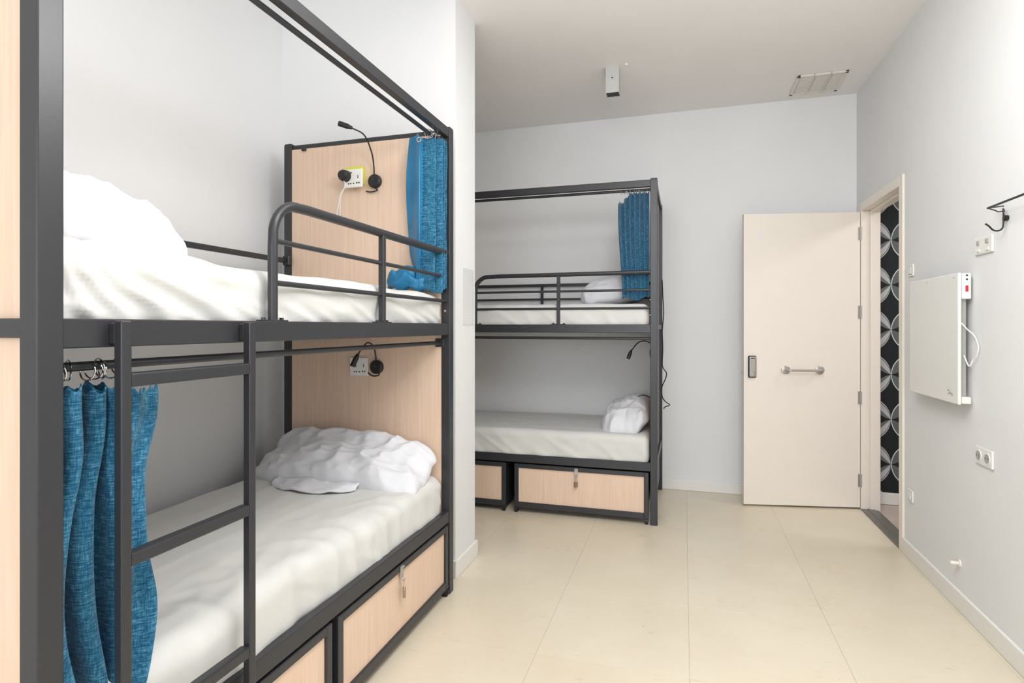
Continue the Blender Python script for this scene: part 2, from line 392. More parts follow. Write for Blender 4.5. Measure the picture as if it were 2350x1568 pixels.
    for z in (.110, .465, .820, 1.175):
        bm = B(); box(bm, .152, .473, -.030, -.004, z-.014, z+.014, b=.004, seg=2); r_ = obj('rung', bm, MM, la)
        if False: pass
    return t
bunk = make_bunk(); bunk.location = (-1.07, .712, 0); bunk.rotation_euler = (0, 0, PI/2)
bunk2 = copy_tree(bunk); bunk2.location = (-2.03, 3.788, 0); bunk2.rotation_euler = (0, 0, 0); bunk2.scale = (1, .945, 1)
bunk2['label'] = 'charcoal metal bunk bed against the back wall, behind the wall stub'

# ------------------------------------------------------------------ rolling drawers
def make_drawer(w):
    t = thing('storage_drawer', '', 'drawer', group='rolling drawers under the bunks')
    d = .80; z0, z1 = .035, .335; MM = M['metal']; f = .030
    bx('front_frame', (0, f, 0, f, z0, z1), MM, t); bx('front_frame', (w-f, w, 0, f, z0, z1), MM, t)
    bx('front_frame', (f-.001, w-f+.001, 0, f, z0, z0+.038), MM, t); bx('front_frame', (f-.001, w-f+.001, 0, f, z1-.028, z1), MM, t)
    bx('front_panel', (f-.002, w-f+.002, .010, .022, z0+.036, z1-.026), M['wood'], t, .001)
    bm = B(); box(bm, .004, .016, f, d, z0, z1-.02, b=0); box(bm, w-.016, w-.004, f, d, z0, z1-.02, b=0); box(bm, .016, w-.016, d-.012, d, z0, z1-.02, b=0); box(bm, .016, w-.016, f, d-.012, z0, z0+.012, b=0)
    obj('drawer_box', bm, M['metal'], t)
    for x in (.014, w-.014):
        for y in (.012, d-.05):
            bm = B(); cyl(bm, (x-.008, y, .020), (x+.008, y, .020), .020, 18); c_ = obj('caster', bm, M['black'], t, True)
            bm = B(); box(bm, x-.012, x-.008, y-.012, y+.012, .014, .045, b=.001); box(bm, x+.008, x+.012, y-.012, y+.012, .014, .045, b=.001); box(bm, x-.012, x+.012, y-.014, y+.014, .040, .052, b=.001)
            obj('caster_fork', bm, MM, c_)
    # hasp at the middle of the top edge
    hx = w/2-.02
    bm = B(); box(bm, hx-.012, hx+.012, -.004, 0, z1-.052, z1-.004, b=.001); cyl(bm, (hx-.010, -.006, z1-.010), (hx+.010, -.006, z1-.010), .004, 10)
    h = obj('hasp', bm, M['steel'], t)
    bm = B(); torus(bm, (hx, -.008, z1-.052), (1, 0, 0), .008, .0022, 14); obj('staple', bm, M['steel'], h, True)
    return t
def local_to(b, p): return b.matrix_basis @ Vector(p)
dr = make_drawer(.905)
R90 = PI/2
def place(o, b, p, label):
    o.location = local_to(b, p); o.rotation_euler = b.rotation_euler
    if label: o['label'] = label
    return o
for b, nm in ((bunk, 'near'), (bunk2, 'far')): b.matrix_basis  # bases are set above
place(dr, bunk, (.908, .004, 0), 'maple and charcoal rolling drawer with hanging padlock under the nearest bunk')
d2 = make_drawer(.80); place(d2, bunk, (.075, .004, 0), 'rolling drawer beneath the nearest bunk, behind its ladder')
d3 = copy_tree(dr); place(d3, bunk2, (.908, .004, 0), 'rolling drawer at the open end of the bunk by the back wall')
d4 = copy_tree(d2); place(d4, bunk2, (.046, .004, 0), 'rolling drawer under the back wall bunk, partly hidden by the wall stub')
def padlock(b, u, v, ang, label):
    z = .283
    t = thing('padlock', label, 'padlock', local_to(b, (u, v, z-.075)), 0, 'padlocks on drawer hasps')
    t.rotation_euler = (0, 0, b.rotation_euler.z+ang)
    bm = B(); box(bm, -.014, .014, -.006, .006, 0, .036, b=.003, seg=2); obj('body', bm, M['brass'], t)
    bm = B(); pts = [(-.009, 0, .034), (-.009, 0, .058)]+[(-.009*math.cos(a*PI/6), 0, .058+.012*math.sin(a*PI/6)) for a in range(1, 6)]+[(.009, 0, .058), (.009, 0, .034)]
    tube(bm, pts, .0025, 8); obj('shackle', bm, M['chrome'], t, True)
    return t
padlock(bunk, .908+.905/2-.02, -.008, .5, 'small steel padlock hanging on the drawer of the nearest bunk')
padlock(bunk2, .908+.905/2-.02, -.008, .9, 'small padlock hanging on the drawer of the back wall bunk')

# ------------------------------------------------------------------ mattresses
def grid_box(bm, dx, dy, dz, n, r, f):
    """rounded cuboid dx*dy*dz from z=0, every face a grid, then displaced by f(p, normal)->vector"""
    nx, ny, nzz = [max(2, int(round(d/n))) for d in (dx, dy, dz)]
    V = {}
    def vert(i, j, k):
        if (i, j, k) in V: return V[i, j, k]
        p = Vector((dx*i/nx, dy*j/ny, dz*k/nzz))
        q = Vector((min(max(p.x, r), dx-r), min(max(p.y, r), dy-r), min(max(p.z, r), dz-r)))
        d = p-q; nrm = d.normalized() if d.length > 1e-6 else Vector((0, 0, 1))
        if d.length > 1e-6: p = q+nrm*min(r, d.length if d.length < r else r)
        V[i, j, k] = bm.verts.new(p+f(p, nrm)); return V[i, j, k]
    for i in range(nx):
        for j in range(ny):
            bm.faces.new((vert(i, j, nzz), vert(i+1, j, nzz), vert(i+1, j+1, nzz), vert(i, j+1, nzz)))
            bm.faces.new((vert(i, j, 0), vert(i, j+1, 0), vert(i+1, j+1, 0), vert(i+1, j, 0)))
    for i in range(nx):
        for k in range(nzz):
            bm.faces.new((vert(i, 0, k), vert(i+1, 0, k), vert(i+1, 0, k+1), vert(i, 0, k+1)))
            bm.faces.new((vert(i, ny, k), vert(i, ny, k+1), vert(i+1, ny, k+1), vert(i+1, ny, k)))
    for j in range(ny):
        for k in range(nzz):
            bm.faces.new((vert(0, j, k), vert(0, j, k+1), vert(0, j+1, k+1), vert(0, j+1, k)))
            bm.faces.new((vert(nx, j, k), vert(nx, j+1, k), vert(nx, j+1, k+1), vert(nx, j, k+1)))
def mattress(b, u0, v0, z, dx, dy, dz, style, label):
    def f(p, n):
        s = style*13.7
        side = sstep(.55, .05, p.y/.12)            # nearness to the open side
        d = .004*fbm(p.x*3+s, p.y*3, p.z*3)
        low = 1-sstep(0, dz*.95, p.z)
        # tuck wrinkles running up the side
        wv = ridge(p.x*7+s+p.z*9*(1 if style != 0 else 2.2), p.z*5+s, 1.3)
        d += .013*max(0, wv-.35)*side*(.35+.65*low)
        # long soft creases on top
        cr = ridge(p.x*1.8+p.y*1.2+s, p.y*7-p.x*1.1, 3.1)
        d += .0045*max(0, cr-.45)*sstep(.5, .95, p.z/dz)
        off = n*d
        if style == 0:   # upper near bunk: sheet pulled diagonally under the pillow
            ox, oz = p.x+.03, dz+.075-p.z; rr_ = math.hypot(ox, oz); an = math.atan2(oz, ox)
            m_ = sstep(.62, .30, p.x)*sstep(.35, .0, p.y)*sstep(.04, .16, rr_)
            fold = math.sin(an*30+1.6*nz(p.x*5, p.z*7, 2)+rr_*3)*.5+.5
            off += n*((.003+.032*min(rr_, .42))*fold**1.6*m_)
            if n.z > .3: off.z += .020*math.exp(-((p.x-.05)/.30)**2)*sstep(.9, .1, p.y)
            off += n*.020*max(0, ridge(p.x*2.6+p.z*6, p.z*4-p.x*1.5, 8)-.25)*side*sstep(.5, .8, p.x)
        if style == 1:
            m_ = sstep(.35, 0, p.y)
            off += n*.014*max(0, ridge(p.x*3.2-p.y*6, p.y*2, 5)-.2)*m_*sstep(1.5, .2, p.x)+n*.006*ridge(p.x*9+p.y*5, p.y*7, 2)*m_
            off.z -= .012*sstep(.1, 0, p.y)*(1+.8*math.sin(p.x*7))
            off.y -= .004*math.sin(p.x*5)
        if style == 2: off += n*.006*max(0, ridge(p.x*6-p.z*9, p.z*6, 8)-.2)*side*sstep(1.5, .8, p.x)
        return off
    bm = B(); grid_box(bm, dx, dy, dz, .009 if style == 0 else .0115, .045, f)
    bmesh.ops.translate(bm, verts=bm.verts, vec=(-dx/2, -dy/2, 0))
    o = obj('mattress', bm, M['sheet'], None, True, loc=(0, 0, 0), autos=False)
    o.location = local_to(b, (u0+dx/2, v0+dy/2, z)); o.rotation_euler = b.rotation_euler
    return tag(o, label, 'mattress', 'white sheeted bunk mattresses')
mattress(bunk, .050, .052, RM0+.026, 1.765, .845, .168, 0, 'white sheeted mattress on the upper deck of the nearest bunk')
mattress(bunk, .050, .040, RB0+.026, 1.765, .865, .200, 1, 'white sheeted mattress on the lower deck of the nearest bunk')
mattress(bunk2, .050, .054, RM0+.026, 1.765, .795, .165, 2, 'white sheeted mattress on the upper deck of the back wall bunk')
mattress(bunk2, .050, .040, RB0+.026, 1.765, .815, .200, 3, 'white sheeted mattress on the lower deck of the back wall bunk')

# ------------------------------------------------------------------ pillows
def pillow_mesh(dx, dy, T, seed, crease=1.0, n=60, sag=0.0, bend=None):
    """dx across, dy along; lies on z=0 side down; local centre origin"""
    bm = B(); ny = int(n*dy/dx)
    def pt(i, j, s):
        a = 2*i/n-1; b = 2*j/ny-1
        ea = max(0, 1-abs(a)**3.2); eb = max(0, 1-abs(b)**3.2)
        h = T*(ea*eb)**.5
        px = a*dx/2*(1-.05*(1-abs(b)**2)*abs(a)); py = b*dy/2*(1-.07*(1-abs(a)**2)*abs(b))
        cr_ = (abs(a)*abs(b))**5; px -= .045*cr_*(1 if a > 0 else -1); py -= .055*cr_*(1 if b > 0 else -1)
        px += .010*nz(b*3+seed, a*2, 1)*abs(a)**2; py += .012*nz(a*4+seed, b*2, 5)*abs(b)**2
        edge = (ea*eb)**.35
        wr = .014*crease*(ridge(a*1.6+b*2.2+seed, b*3.4-a*1.2, seed)-.4)
        wr += .006*crease*(ridge(a*4-b*3+seed, b*5+a*3, seed+4)-.4)
        wr += .012*nz(a*2+seed, b*2, seed)
        th = math.atan2(b, a); wr += .004*math.sin(th*17+seed)*(abs(a)**3+abs(b)**3)*.7
        if s > 0: z = h*.72+wr*edge
        else: z = -h*.28
        p = Vector((px, py, z+.02*nz(a*2.5+seed, b*2.5, 9)*max(abs(a), abs(b))**4))
        return bend(p, a, b) if bend else p
    top = [[bm.verts.new(pt(i, j, 1)) for j in range(ny+1)] for i in range(n+1)]
    bot = [[top[i][j] if i in (0, n) or j in (0, ny) else bm.verts.new(pt(i, j, -1)) for j in range(ny+1)] for i in range(n+1)]
    for i in range(n):
        for j in range(ny):
            bm.faces.new((top[i][j], top[i+1][j], top[i+1][j+1], top[i][j+1]))
            q = (bot[i][j], bot[i][j+1], bot[i+1][j+1], bot[i+1][j])
            if len(set(q)) == 4 and not bm.faces.get(q): 
                try: bm.faces.new(q)
                except ValueError: pass
    return bm
def pillow(bm, b, pos, rot, label):
    o = obj('pillow', bm, M['pillow'], None, True, loc=(0, 0, 0), autos=False)
    mt = b.matrix_basis.copy(); 
    o.matrix_basis = mt @ Matrix.Translation(pos) @ (Matrix.Rotation(rot[2], 4, 'Z') @ Matrix.Rotation(rot[1], 4, 'Y') @ Matrix.Rotation(rot[0], 4, 'X'))
    return tag(o, label, 'pillow', 'white pillows on the bunks')
# local frame of pillows: x = along bunk u, y = across v
pillow(pillow_mesh(.42, .74, .24, 2.2, 1.7, 60), bunk, (.262, .45, 1.455), (0, .10, 0), 'plump white pillow on the upper near bunk, beside the thick post')
def bend1(p, a, b):
    # front (high v... ) corners droop, long edge rides up the head panel
    p = p.copy(); p.z += .055*sstep(.0, 1, a)*(1+.25*b)-.030*sstep(.5, 1, a)*sstep(.5, 1, -b)
    p.z -= .035*sstep(.6, 1, -b)*(1-a)*.5
    return p
pl = pillow(pillow_mesh(.37, .90, .17, 7.7, 1.4, 56, bend=bend1), bunk, (1.655, .468, .600), (0, -.28, 0), 'long rumpled white pillow at the head panel of the nearest lower bunk')
# loose hem of the pillowcase: thin folded cloth in front of the pillow
bm = B(); n1, n2 = 40, 10; G = []
for k in range(2):
    Gk = []
    for i in range(n1+1):
        row = []
        for j in range(n2+1):
            s_ = i/n1; t_ = j/n2
            y = -.22+.42*s_; x = -.26-.085*math.sin(PI*s_)**.6*(1-t_)
            z = .008*k+.006+.016*t_+.009*ridge(s_*5, t_*2, 3)+.004*math.sin(s_*13)
            row.append(bm.verts.new((x+.04*t_, y, z)))
        Gk.append(row)
    G.append(Gk)
for k in range(2):
    for i in range(n1):
        for j in range(n2): bm.faces.new((G[k][i][j], G[k][i+1][j], G[k][i+1][j+1], G[k][i][j+1]))
for i in range(n1):
    bm.faces.new((G[0][i][0], G[0][i+1][0], G[1][i+1][0], G[1][i][0])); bm.faces.new((G[0][i][n2], G[0][i+1][n2], G[1][i+1][n2], G[1][i][n2]))
for j in range(n2):
    bm.faces.new((G[0][0][j], G[0][0][j+1], G[1][0][j+1], G[1][0][j])); bm.faces.new((G[0][n1][j], G[0][n1][j+1], G[1][n1][j+1], G[1][n1][j]))
hem = obj('pillowcase_hem', bm, M['pillow'], pl, True, autos=False)
hem.matrix_basis = pl.matrix_basis.inverted() @ bunk.matrix_basis @ Matrix.Translation((1.70, .50, .565))
pillow(pillow_mesh(.46, .62, .20, 4.1, .8, 48), bunk2, (1.53, .50, 1.485), (.0, -.12, .06), 'white pillow on the upper back wall bunk, partly behind the curtain')
def bend2(p, a, b):
    p = p.copy(); p.z += .03*a; p.z -= .02*sstep(.5, 1, -b)*(1+math.sin(a*5)); return p
pillow(pillow_mesh(.36, .72, .19, 9.4, 1.5, 48, bend=bend2), bunk2, (1.640, .43, .610), (.06, -.22, 0), 'crumpled white pillow on the lower back wall bunk')

# ------------------------------------------------------------------ curtains
def ring_obj(name, c, parent, base, R=.017, tilt=0, along='y'):
    bm = B(); torus(bm, Vector(c)-Vector(base), (math.sin(tilt)*.4, 1, .15*math.cos(tilt)) if along == 'y' else (1, math.sin(tilt)*.4, .15*math.cos(tilt)), R, .0016, 18, 6); return obj(name, bm, M['chrome'], parent, True)
def curtain(path, z0, z1, ns, nt, label, rings, amp=1.0, drift=None, scallop=.012, thick=.0028, flip=False, ztop=None, lining=0):
    """path(s, t) -> (x, y); t = 0 at the top"""
    bm = B(); cols = []
    for i in range(ns+1):
        s = i/ns; row = []
        zt = (ztop(s) if ztop else z1) - scallop*abs(math.sin(s*PI*rings[3])) 
        for j in range(nt+1):
            t = j/nt; x, y = path(s, t); zb = z0+.012*math.sin(s*9)
            row.append(bm.verts.new((x, y, zt+(zb-zt)*t)))
        cols.append(row)
    for i in range(ns):
        for j in range(nt): bm.faces.new((cols[i][j], cols[i+1][j], cols[i+1][j+1], cols[i][j+1]))
    if flip: bmesh.ops.reverse_faces(bm, faces=bm.faces)
    xs = [v.co.x for v in bm.verts]; ys = [v.co.y for v in bm.verts]
    base = Vector(((min(xs)+max(xs))/2, (min(ys)+max(ys))/2, z0))
    bmesh.ops.translate(bm, verts=bm.verts, vec=-base)
    me = bpy.data.meshes.new('curtain'); bm.to_mesh(me); bm.free()
    for p_ in me.polygons:
        p_.use_smooth = True
        if lining and p_.index < lining*ns*nt: p_.material_index = 1
    me.materials.append(M['heather']); me.materials.append(M['lining'])
    o = bpy.data.objects.new('curtain', me); C.objects.link(o); o.location = base
    sd = o.modifiers.new('cloth', 'SOLIDIFY'); sd.thickness = thick; sd.offset = 0; sd.material_offset = 1; sd.material_offset_rim = 0
    tag(o, label, 'curtain', 'blue bunk curtains')
    return o, base
# 1: lower near bunk, by the ladder
def path1(s, t):
    ph = 2*PI*4.3*s+.4+1.7*math.sin(2.9*t-.3)+1.0*nz(t*2.2+5, s*2, 1)
    op = sstep(0, .25, t)
    if s <= .70:
        y = .742+.214*s; x = -1.142+.038*math.sin(ph)+.030*nz(s*4+2, t*3.2, 4)*op
        y += -.007*math.sin(2*ph)+.016*math.sin(t*7+s*5)*op
        return x, y
    k = (s-.70)/.30; x0, y0 = path1(.70, t)
    bulge = math.sin(PI*k)
    x = x0*(1-k)+(-1.150)*k+.028*bulge*(1+.4*math.sin(t*9+1))+.014*math.sin(k*8+t*6)*bulge
    y = y0+(.126-.070*t-.014*sstep(.75, 1, t)+.007*math.sin(t*11)+.004*math.sin(t*23))*k
    return x, y
o, base = curtain(path1, .385, 1.168, 260, 130, 'blue curtain bunched by the ladder on the lower near bunk', (0, 0, 0, 22), flip=True, ztop=lambda s: 1.172-.014*abs(math.sin(s*PI*3.1)) if s < .70 else 1.166-.016*math.sin(PI*(s-.70)/.30)+.006*sstep(.93, 1, s))
for k, yy in enumerate((.785, .800, .838, .850, .862, .868, .886, .906, .912)):
    ring_obj('curtain_ring', (-1.122, yy, 1.194+.003*math.sin(k*2)), o, base, .0175+.002*(k % 3 == 1), k*1.7)
# 2: upper near bunk, at the head, lining towards the viewer
def path2(s, t):
    if s < .30:
        k = s/.30; x = -1.262+.088*k; y = 2.495-.062*k+.014*math.sin(k*4.0+t*1.5)
        x += -.018*math.sin(t*PI)*(1-k)+.040*sstep(.72, 1, t)*(1-k); y -= .014*math.sin(t*PI*2)*(1-k)
    else:
        k = (s-.30)/.70; ph = k*PI*2*4
        y = 2.434+.090*k; x = -1.174+.044*sstep(0, .3, k)+.026*(1-math.cos(ph+.5*nz(t*2, k*3, 2)))*sstep(0, .1, k)
        y += .002*math.sin(ph*1.0+t*2); x += .008*nz(k*8, t*4, 3)
    return x, y
o, base = curtain(path2, 1.450, 2.166, 220, 90, 'bright blue satin backed curtain at the head of the upper near bunk', (0, 0, 0, 30), scallop=.006, flip=True, lining=.30,
    ztop=lambda s: 2.192 if s < .2 else 2.192-.030*sstep(.2, .34, s))
for k, yy in enumerate((2.405, 2.428, 2.450, 2.470, 2.486, 2.505)):
    ring_obj('curtain_ring', (-1.122, yy, 2.168+.002*(k % 2)), o, base, .0175, k*1.3)
bm = B(); torus(bm, Vector((-1.178, 2.424, 2.150))-base, (0, 1, 0), .010, .003, 18, 6); obj('eyelet', bm, M['chrome'], o, True)
bm = B(); zz = 2.150; k = 0; prev = None
while zz > 1.50:
    for q in range(8):
        a = q/8; z_ = zz-.0165*a; t_ = (2.16-z_)/.71
        x_ = -1.168-.020*sstep(.3, 1, t_); w_ = .0045+.0085*math.sin(PI*a)
        A_ = bm.verts.new(Vector((x_-.006, 2.426, z_))-base); B_ = bm.verts.new(Vector((x_+w_, 2.425, z_))-base)
        if prev: bm.faces.new((prev[0], prev[1], B_, A_))
        prev = (A_, B_)
    zz -= .0165
sc = obj('scalloped_edge', bm, M['lining'], o, False); md = sc.modifiers.new('cloth', 'SOLIDIFY'); md.thickness = .002
# puddled hem lying on the mattress
bm = B(); nu, nv = 70, 26; G = []
for i in range(nu+1):
    row = []
    for j in range(nv+1):
        a = i/nu; b_ = 2*PI*j/nv
        cx = -1.345+.215*a; cy = 2.450-.012*math.sin(a*5); R = (.020+.030*math.sin(PI*min(1, a*1.1+.04))**.7)
        R *= 1+.30*math.sin(b_*5+a*9)*.6+.35*nz(a*7, b_, 2)
        row.append(bm.verts.new(Vector((cx+.012*nz(b_, a*5, 3), cy+R*math.cos(b_)*.95, 1.448+.012+R*(.85+math.sin(b_))+.010*math.sin(a*15)))-base))
    G.append(row)
for i in range(nu):
    for j in range(nv): bm.faces.new((G[i][j], G[i+1][j], G[i+1][(j+1) % nv], G[i][(j+1) % nv]))
bm.faces.new([G[0][j] for j in range(nv)]); bm.faces.new([G[nu][j] for j in range(nv)])
bmesh.ops.remove_doubles(bm, verts=bm.verts, dist=1e-5)
obj('puddled_hem', bm, M['lining'], o, True, autos=False)
# 3: upper far bunk
def path3(s, t):
    x = -.420+.205*s; ph = s*PI*2*6.5
    x += .045*(1-s)*t*sstep(0, .8, t)*.6
    y = 3.842+.024*math.cos(ph+.8*nz(t*2, s*3, 1))*(1-.55*t)+.010*nz(s*6, t*3, 2); x += .003*math.sin(ph+t)
    return x, y
o, base = curtain(path3, 1.462, 2.160, 240, 70, 'deep blue curtain hanging at the end of the back wall bunk', (0, 0, 0, 22), scallop=.008, flip=True,
    ztop=lambda s: 2.105+.060*sstep(.12, .42, s))
for k in range(9): ring_obj('curtain_ring', (-.395+.020*k, 3.840, 2.170), o, base, .0150, k*1.9, 'x')

# ------------------------------------------------------------------ reading lamps (panel plane at local u = L-.040)
def lamp(b, v, z, neck, headdir, label, tail):
    """base disc on the head panel; neck = list of (du toward foot, dv, dz) from the disc centre"""
    u = L-.040
    t = thing('reading_lamp', label, 'lamp', local_to(b, (u, v, z)), b.rotation_euler.z, 'black gooseneck reading lamps')
    bm = B(); cyl(bm, (0, 0, 0), (-.018, 0, 0), .034, 32); cyl(bm, (-.018, 0, 0), (-.024, 0, 0), .034, 32, .028); bs = obj('lamp_base', bm, M['black'], t, True)
    bm = B(); cyl(bm, (-.024, 0, .004), (-.027, 0, .004), .006, 12); obj('switch_button', bm, M['dark'], bs, True)
    pts = smooth_path([(-.016, 0, .03)]+[(-a, b_, c) for a, b_, c in neck], 10)
    bm = B(); tube(bm, pts, .0036, 8); obj('gooseneck', bm, M['blackwire'], t, True)
    e = pts[-1]; d = Vector((-headdir[0], headdir[1], headdir[2])).normalized()
    bm = B(); cyl(bm, e-d*.004, e+d*.018, .007, 16, .0115); cyl(bm, e+d*.018, e+d*.062, .0125, 20); hd = obj('lamp_head', bm, M['black'], t, True)
    bm = B(); cyl(bm, e+d*.0615, e+d*.0630, .0095, 20); obj('lens', bm, M['lens'], hd, True)
    bm = B(); tube(bm, smooth_path(tail, 8), .0032, 8); obj('cord', bm, M['blackwire'], t, True)
    return t
# v for X: near bunk v = -1.07 - X
lamp(bunk, .401, 2.003, [(.02, 0, .075), (.05, -.006, .13), (.10, .004, .20), (.155, .040, .222)], (.14, .30, .10), 'black gooseneck lamp raised above the upper near bunk head panel',
     [(-.012, .006, -.030), (-.016, -.018, -.046), (-.012, .020, -.052), (-.004, .052, -.044)])
lamp(bunk, .391, 1.080, [(.02, 0, .06), (.04, .002, .105), (.065, .018, .122), (.085, .036, .095), (.10, .050, .065)], (.06, .16, -.36), 'black gooseneck lamp bent down over the lower near bunk outlet',
     [(-.012, -.018, -.028), (-.016, -.010, -.042), (-.012, .024, -.044), (-.004, .052, -.030)])
lamp(bunk2, .33, 1.095, [(.012, 0, .06), (.05, -.02, .085), (.10, -.05, .075), (.145, -.075, .02)], (.35, -.1, -.9), 'black gooseneck lamp curving down inside the back wall bunk',
     [(-.012, .0, -.030), (-.016, .02, -.05), (-.010, .04, -.06), (-.004, .06, -.05)])
# ------------------------------------------------------------------ outlets on the head panels
def outlet(b, v, z, deep, label, yellow=False):
    u = L-.040
    t = thing('outlet', label, 'socket', local_to(b, (u, v, z)), b.rotation_euler.z, 'outlets on the bunk head panels')
    if yellow: bx('back_box', (-.030, -.0005, -.044, .050, -.030, .060), M['yellow'], t, .003)
    d0 = -.030 if yellow else 0
    bm = B(); box(bm, d0-deep, d0-.0005, -.052, .052, -.046, .046, b=.004, seg=2); pt = obj('faceplate', bm, M['white'], t)
    bm = B(); f = d0-deep
    for y, z_ in ((.024, .028), (.010, .028), (.024, -.026), (-.004, -.026), (.012, -.026), (-.022, -.024), (-.034, -.024)): box(bm, f-.0006, f+.001, y-.0035, y+.0035, z_-.0035, z_+.0035, b=0)
    for y, z_ in ((.016, .004), (-.028, .006)): box(bm, f-.0006, f+.001, y-.002, y+.002, z_-.008, z_+.008, b=0)
    obj('socket_holes', bm, M['slot'], pt)
    return t
outlet(bunk, .505, 2.018, .012, 'white outlet on a yellow box on the upper near head panel', True)
outlet(bunk, .493, 1.080, .008, 'flat white outlet beside the lamp on the lower near head panel')
outlet(bunk2, .21, 1.090, .010, 'white outlet inside the lower back wall bunk, behind its post')
# plug with white cord
px, py, pz = -1.07-.545, .712+L-.040-.0425, 2.030
t = thing('plug', 'black round power plug with white cord in the upper near outlet', 'plug', (px, py, pz))
bm = B(); cyl(bm, (0, 0, 0), (0, -.028, 0), .030, 28, .027); cyl(bm, (0, -.028, 0), (0, -.040, 0), .027, 28, .020); obj('plug_body', bm, M['black'], t, True)
bm = B(); tube(bm, smooth_path([(0, -.02, -.026), (.012, -.02, -.05), (-.020, -.015, -.09), (-.035, -.005, -.13), (-.050, 0, -.19), (-.040, .004, -.215), (-.035, .004, -.165), (-.028, -.004, -.11), (-.005, -.006, -.06)], 8), .0022, 8); obj('cord', bm, M['white'], t, True)

# ------------------------------------------------------------------ loose cable behind the far bunk post
bm = B(); tube(bm, smooth_path([(-.150, 4.30, 1.62), (-.146, 4.31, 1.50), (-.140, 4.30, 1.38), (-.150, 4.32, 1.25), (-.146, 4.30, 1.12), (-.148, 4.29, .995), (-.120, 4.29, .945), (-.128, 4.29, .90), (-.152, 4.30, .84), (-.150, 4.29, .775), (-.128, 4.28, .74), (-.098, 4.29, .715), (-.128, 4.29, .70), (-.140, 4.29, .685)], 8), .0036, 8)
tag(obj('cable', bm, M['blackwire'], None, True), 'black cable looping down outside the back wall bunk end', 'cable')
bm = B(); tube(bm, smooth_path([(-.31, 4.10, .790), (-.27, 4.11, .800), (-.23, 4.13, .785), (-.200, 4.16, .765)], 8), .0034, 8)
tag(obj('cable', bm, M['blackwire'], None, True), 'short black cable end lying over the crumpled pillow', 'cable')

# ------------------------------------------------------------------ door leaf, open almost flat against the back wall
hx, hy = XR-.012, DY1+.006; lx, ly = .411, 4.393
dv = Vector((lx-hx, ly-hy, 0)); DWd = dv.length; ang = math.atan2(dv.y, dv.x)
t = thing('door_1', 'cream flush door standing open against the back wall', None, (hx, hy, .012), ang); t['kind'] = 'structure'
TD = .038; DH = 2.072
# local x from hinge to free edge; room side faces local +y?  (towards -Y world = local +y because ang ~ 190deg)
bm = B(); box(bm, .002, DWd, -TD, 0, 0, DH, b=.002, seg=1); obj('door_leaf', bm, M['cream'], t)
bm = B(); box(bm, DWd-.022, DWd+.0008, -TD-.0008, .0008, 0, DH+.0006, b=.001); obj('edge_strip', bm, M['cream'], t)
def dloc(px_, pz_): return px_, pz_
for z in (.19, .77, 1.37, 1.92):
    bm = B(); cyl(bm, (-.001, .004, z-.045), (-.001, .004, z+.045), .0065, 12); box(bm, .0, .018, -.001, .0015, z-.045, z+.045, b=0); obj('hinge', bm, M['steel'], t, True)
lk = thing('door_lock', None, None); lk.parent = t
bx('lock_body', (DWd-.082, DWd-.026, -.001, .020, .905, 1.062), M['dark'], lk, .010, 3)
bx('lock_plate', (DWd-.077, DWd-.033, .012, .0225, .912, 1.056), M['steel'], lk, .006, 2)
bm = B(); box(bm, DWd-.066, DWd-.044, .020, .028, .918, .955, b=.003, seg=2); obj('thumb_turn', bm, M['chrome'], lk)
bx('card_reader', (DWd-.068, DWd-.042, .0215, .0235, 1.040, 1.047), M['dark'], lk, .0005)
bm = B(); cyl(bm, (DWd-.002, -.019, .945), (DWd+.012, -.019, .945), .008, 12); obj('latch_bolt', bm, M['steel'], t, True)
gh = thing('grab_handle', None, None); gh.parent = t
gx0, gx1, gz = DWd-.285, DWd-.515, .962
for x in (gx0, gx1):
    bm = B(); cyl(bm, (x, 0, gz), (x, .006, gz), .030, 28); cyl(bm, (x, .006, gz), (x, .010, gz), .030, 28, .024); obj('mounting_flange', bm, M['steel'], gh, True)
bm = B(); s_ = -1 if gx1 < gx0 else 1
tube(bm, smooth_path([(gx0, .008, gz), (gx0, .040, gz), (gx0-.012, .052, gz), (gx0-.03, .055, gz), ((gx0+gx1)/2, .055, gz), (gx1+.03, .055, gz), (gx1+.012, .052, gz), (gx1, .040, gz), (gx1, .008, gz)], 6), .0085, 12); obj('grab_bar', bm, M['steel'], gh, True)
bm = B(); cyl(bm, (DWd-.120, 0, 1.93), (DWd-.120, .0008, 1.93), .020, 28); cyl(bm, (DWd-.120, 0, 1.895), (DWd-.120, .0008, 1.895), .017, 28); obj('sticker', bm, M['white'], t, True)

# ------------------------------------------------------------------ right wall items
hp = thing('panel_heater', 'slim white electric panel heater on the right wall', 'heater', (XR, 3.215, .94))
bm = B(); box(bm, -.058, -.044, -.279, .279, 0, .575, b=.005, seg=2); pn = obj('front_panel', bm, M['white'], hp)
bx('back_body', (-.044, -.018, -.255, .255, .03, .55), M['softslot'], hp)
bx('control_box', (-.044, -.010, -.282, -.250, .46, .572), M['white'], hp, .003)
bx('side_clip', (-.044, -.010, -.282, -.250, .005, .035), M['white'], hp, .003)
bx('power_switch', (-.032, -.022, -.285, -.281, .492, .518), M['red'], hp, .001)
bm = B()
for z in (.545, .562): cyl(bm, (-.027, -.2815, z), (-.027, -.2835, z), .004, 10)
obj('indicator', bm, M['slot'], hp, True)
bm = B()
for y in (-.24, .05): cyl(bm, (-.058, y, .555), (-.0592, y, .555), .004, 10)
obj('screw', bm, M['steel'], hp, True)
bm = B()
tube(bm, smooth_path([(-.059, -.178, .052), (-.059, -.192, .058), (-.059, -.206, .048), (-.059, -.220, .044), (-.059, -.230, .040)], 4), .0016, 5)
tube(bm, smooth_path([(-.059, -.182, .038), (-.059, -.200, .044), (-.059, -.226, .034)], 4), .0014, 5); obj('badge', bm, M['softslot'], hp)
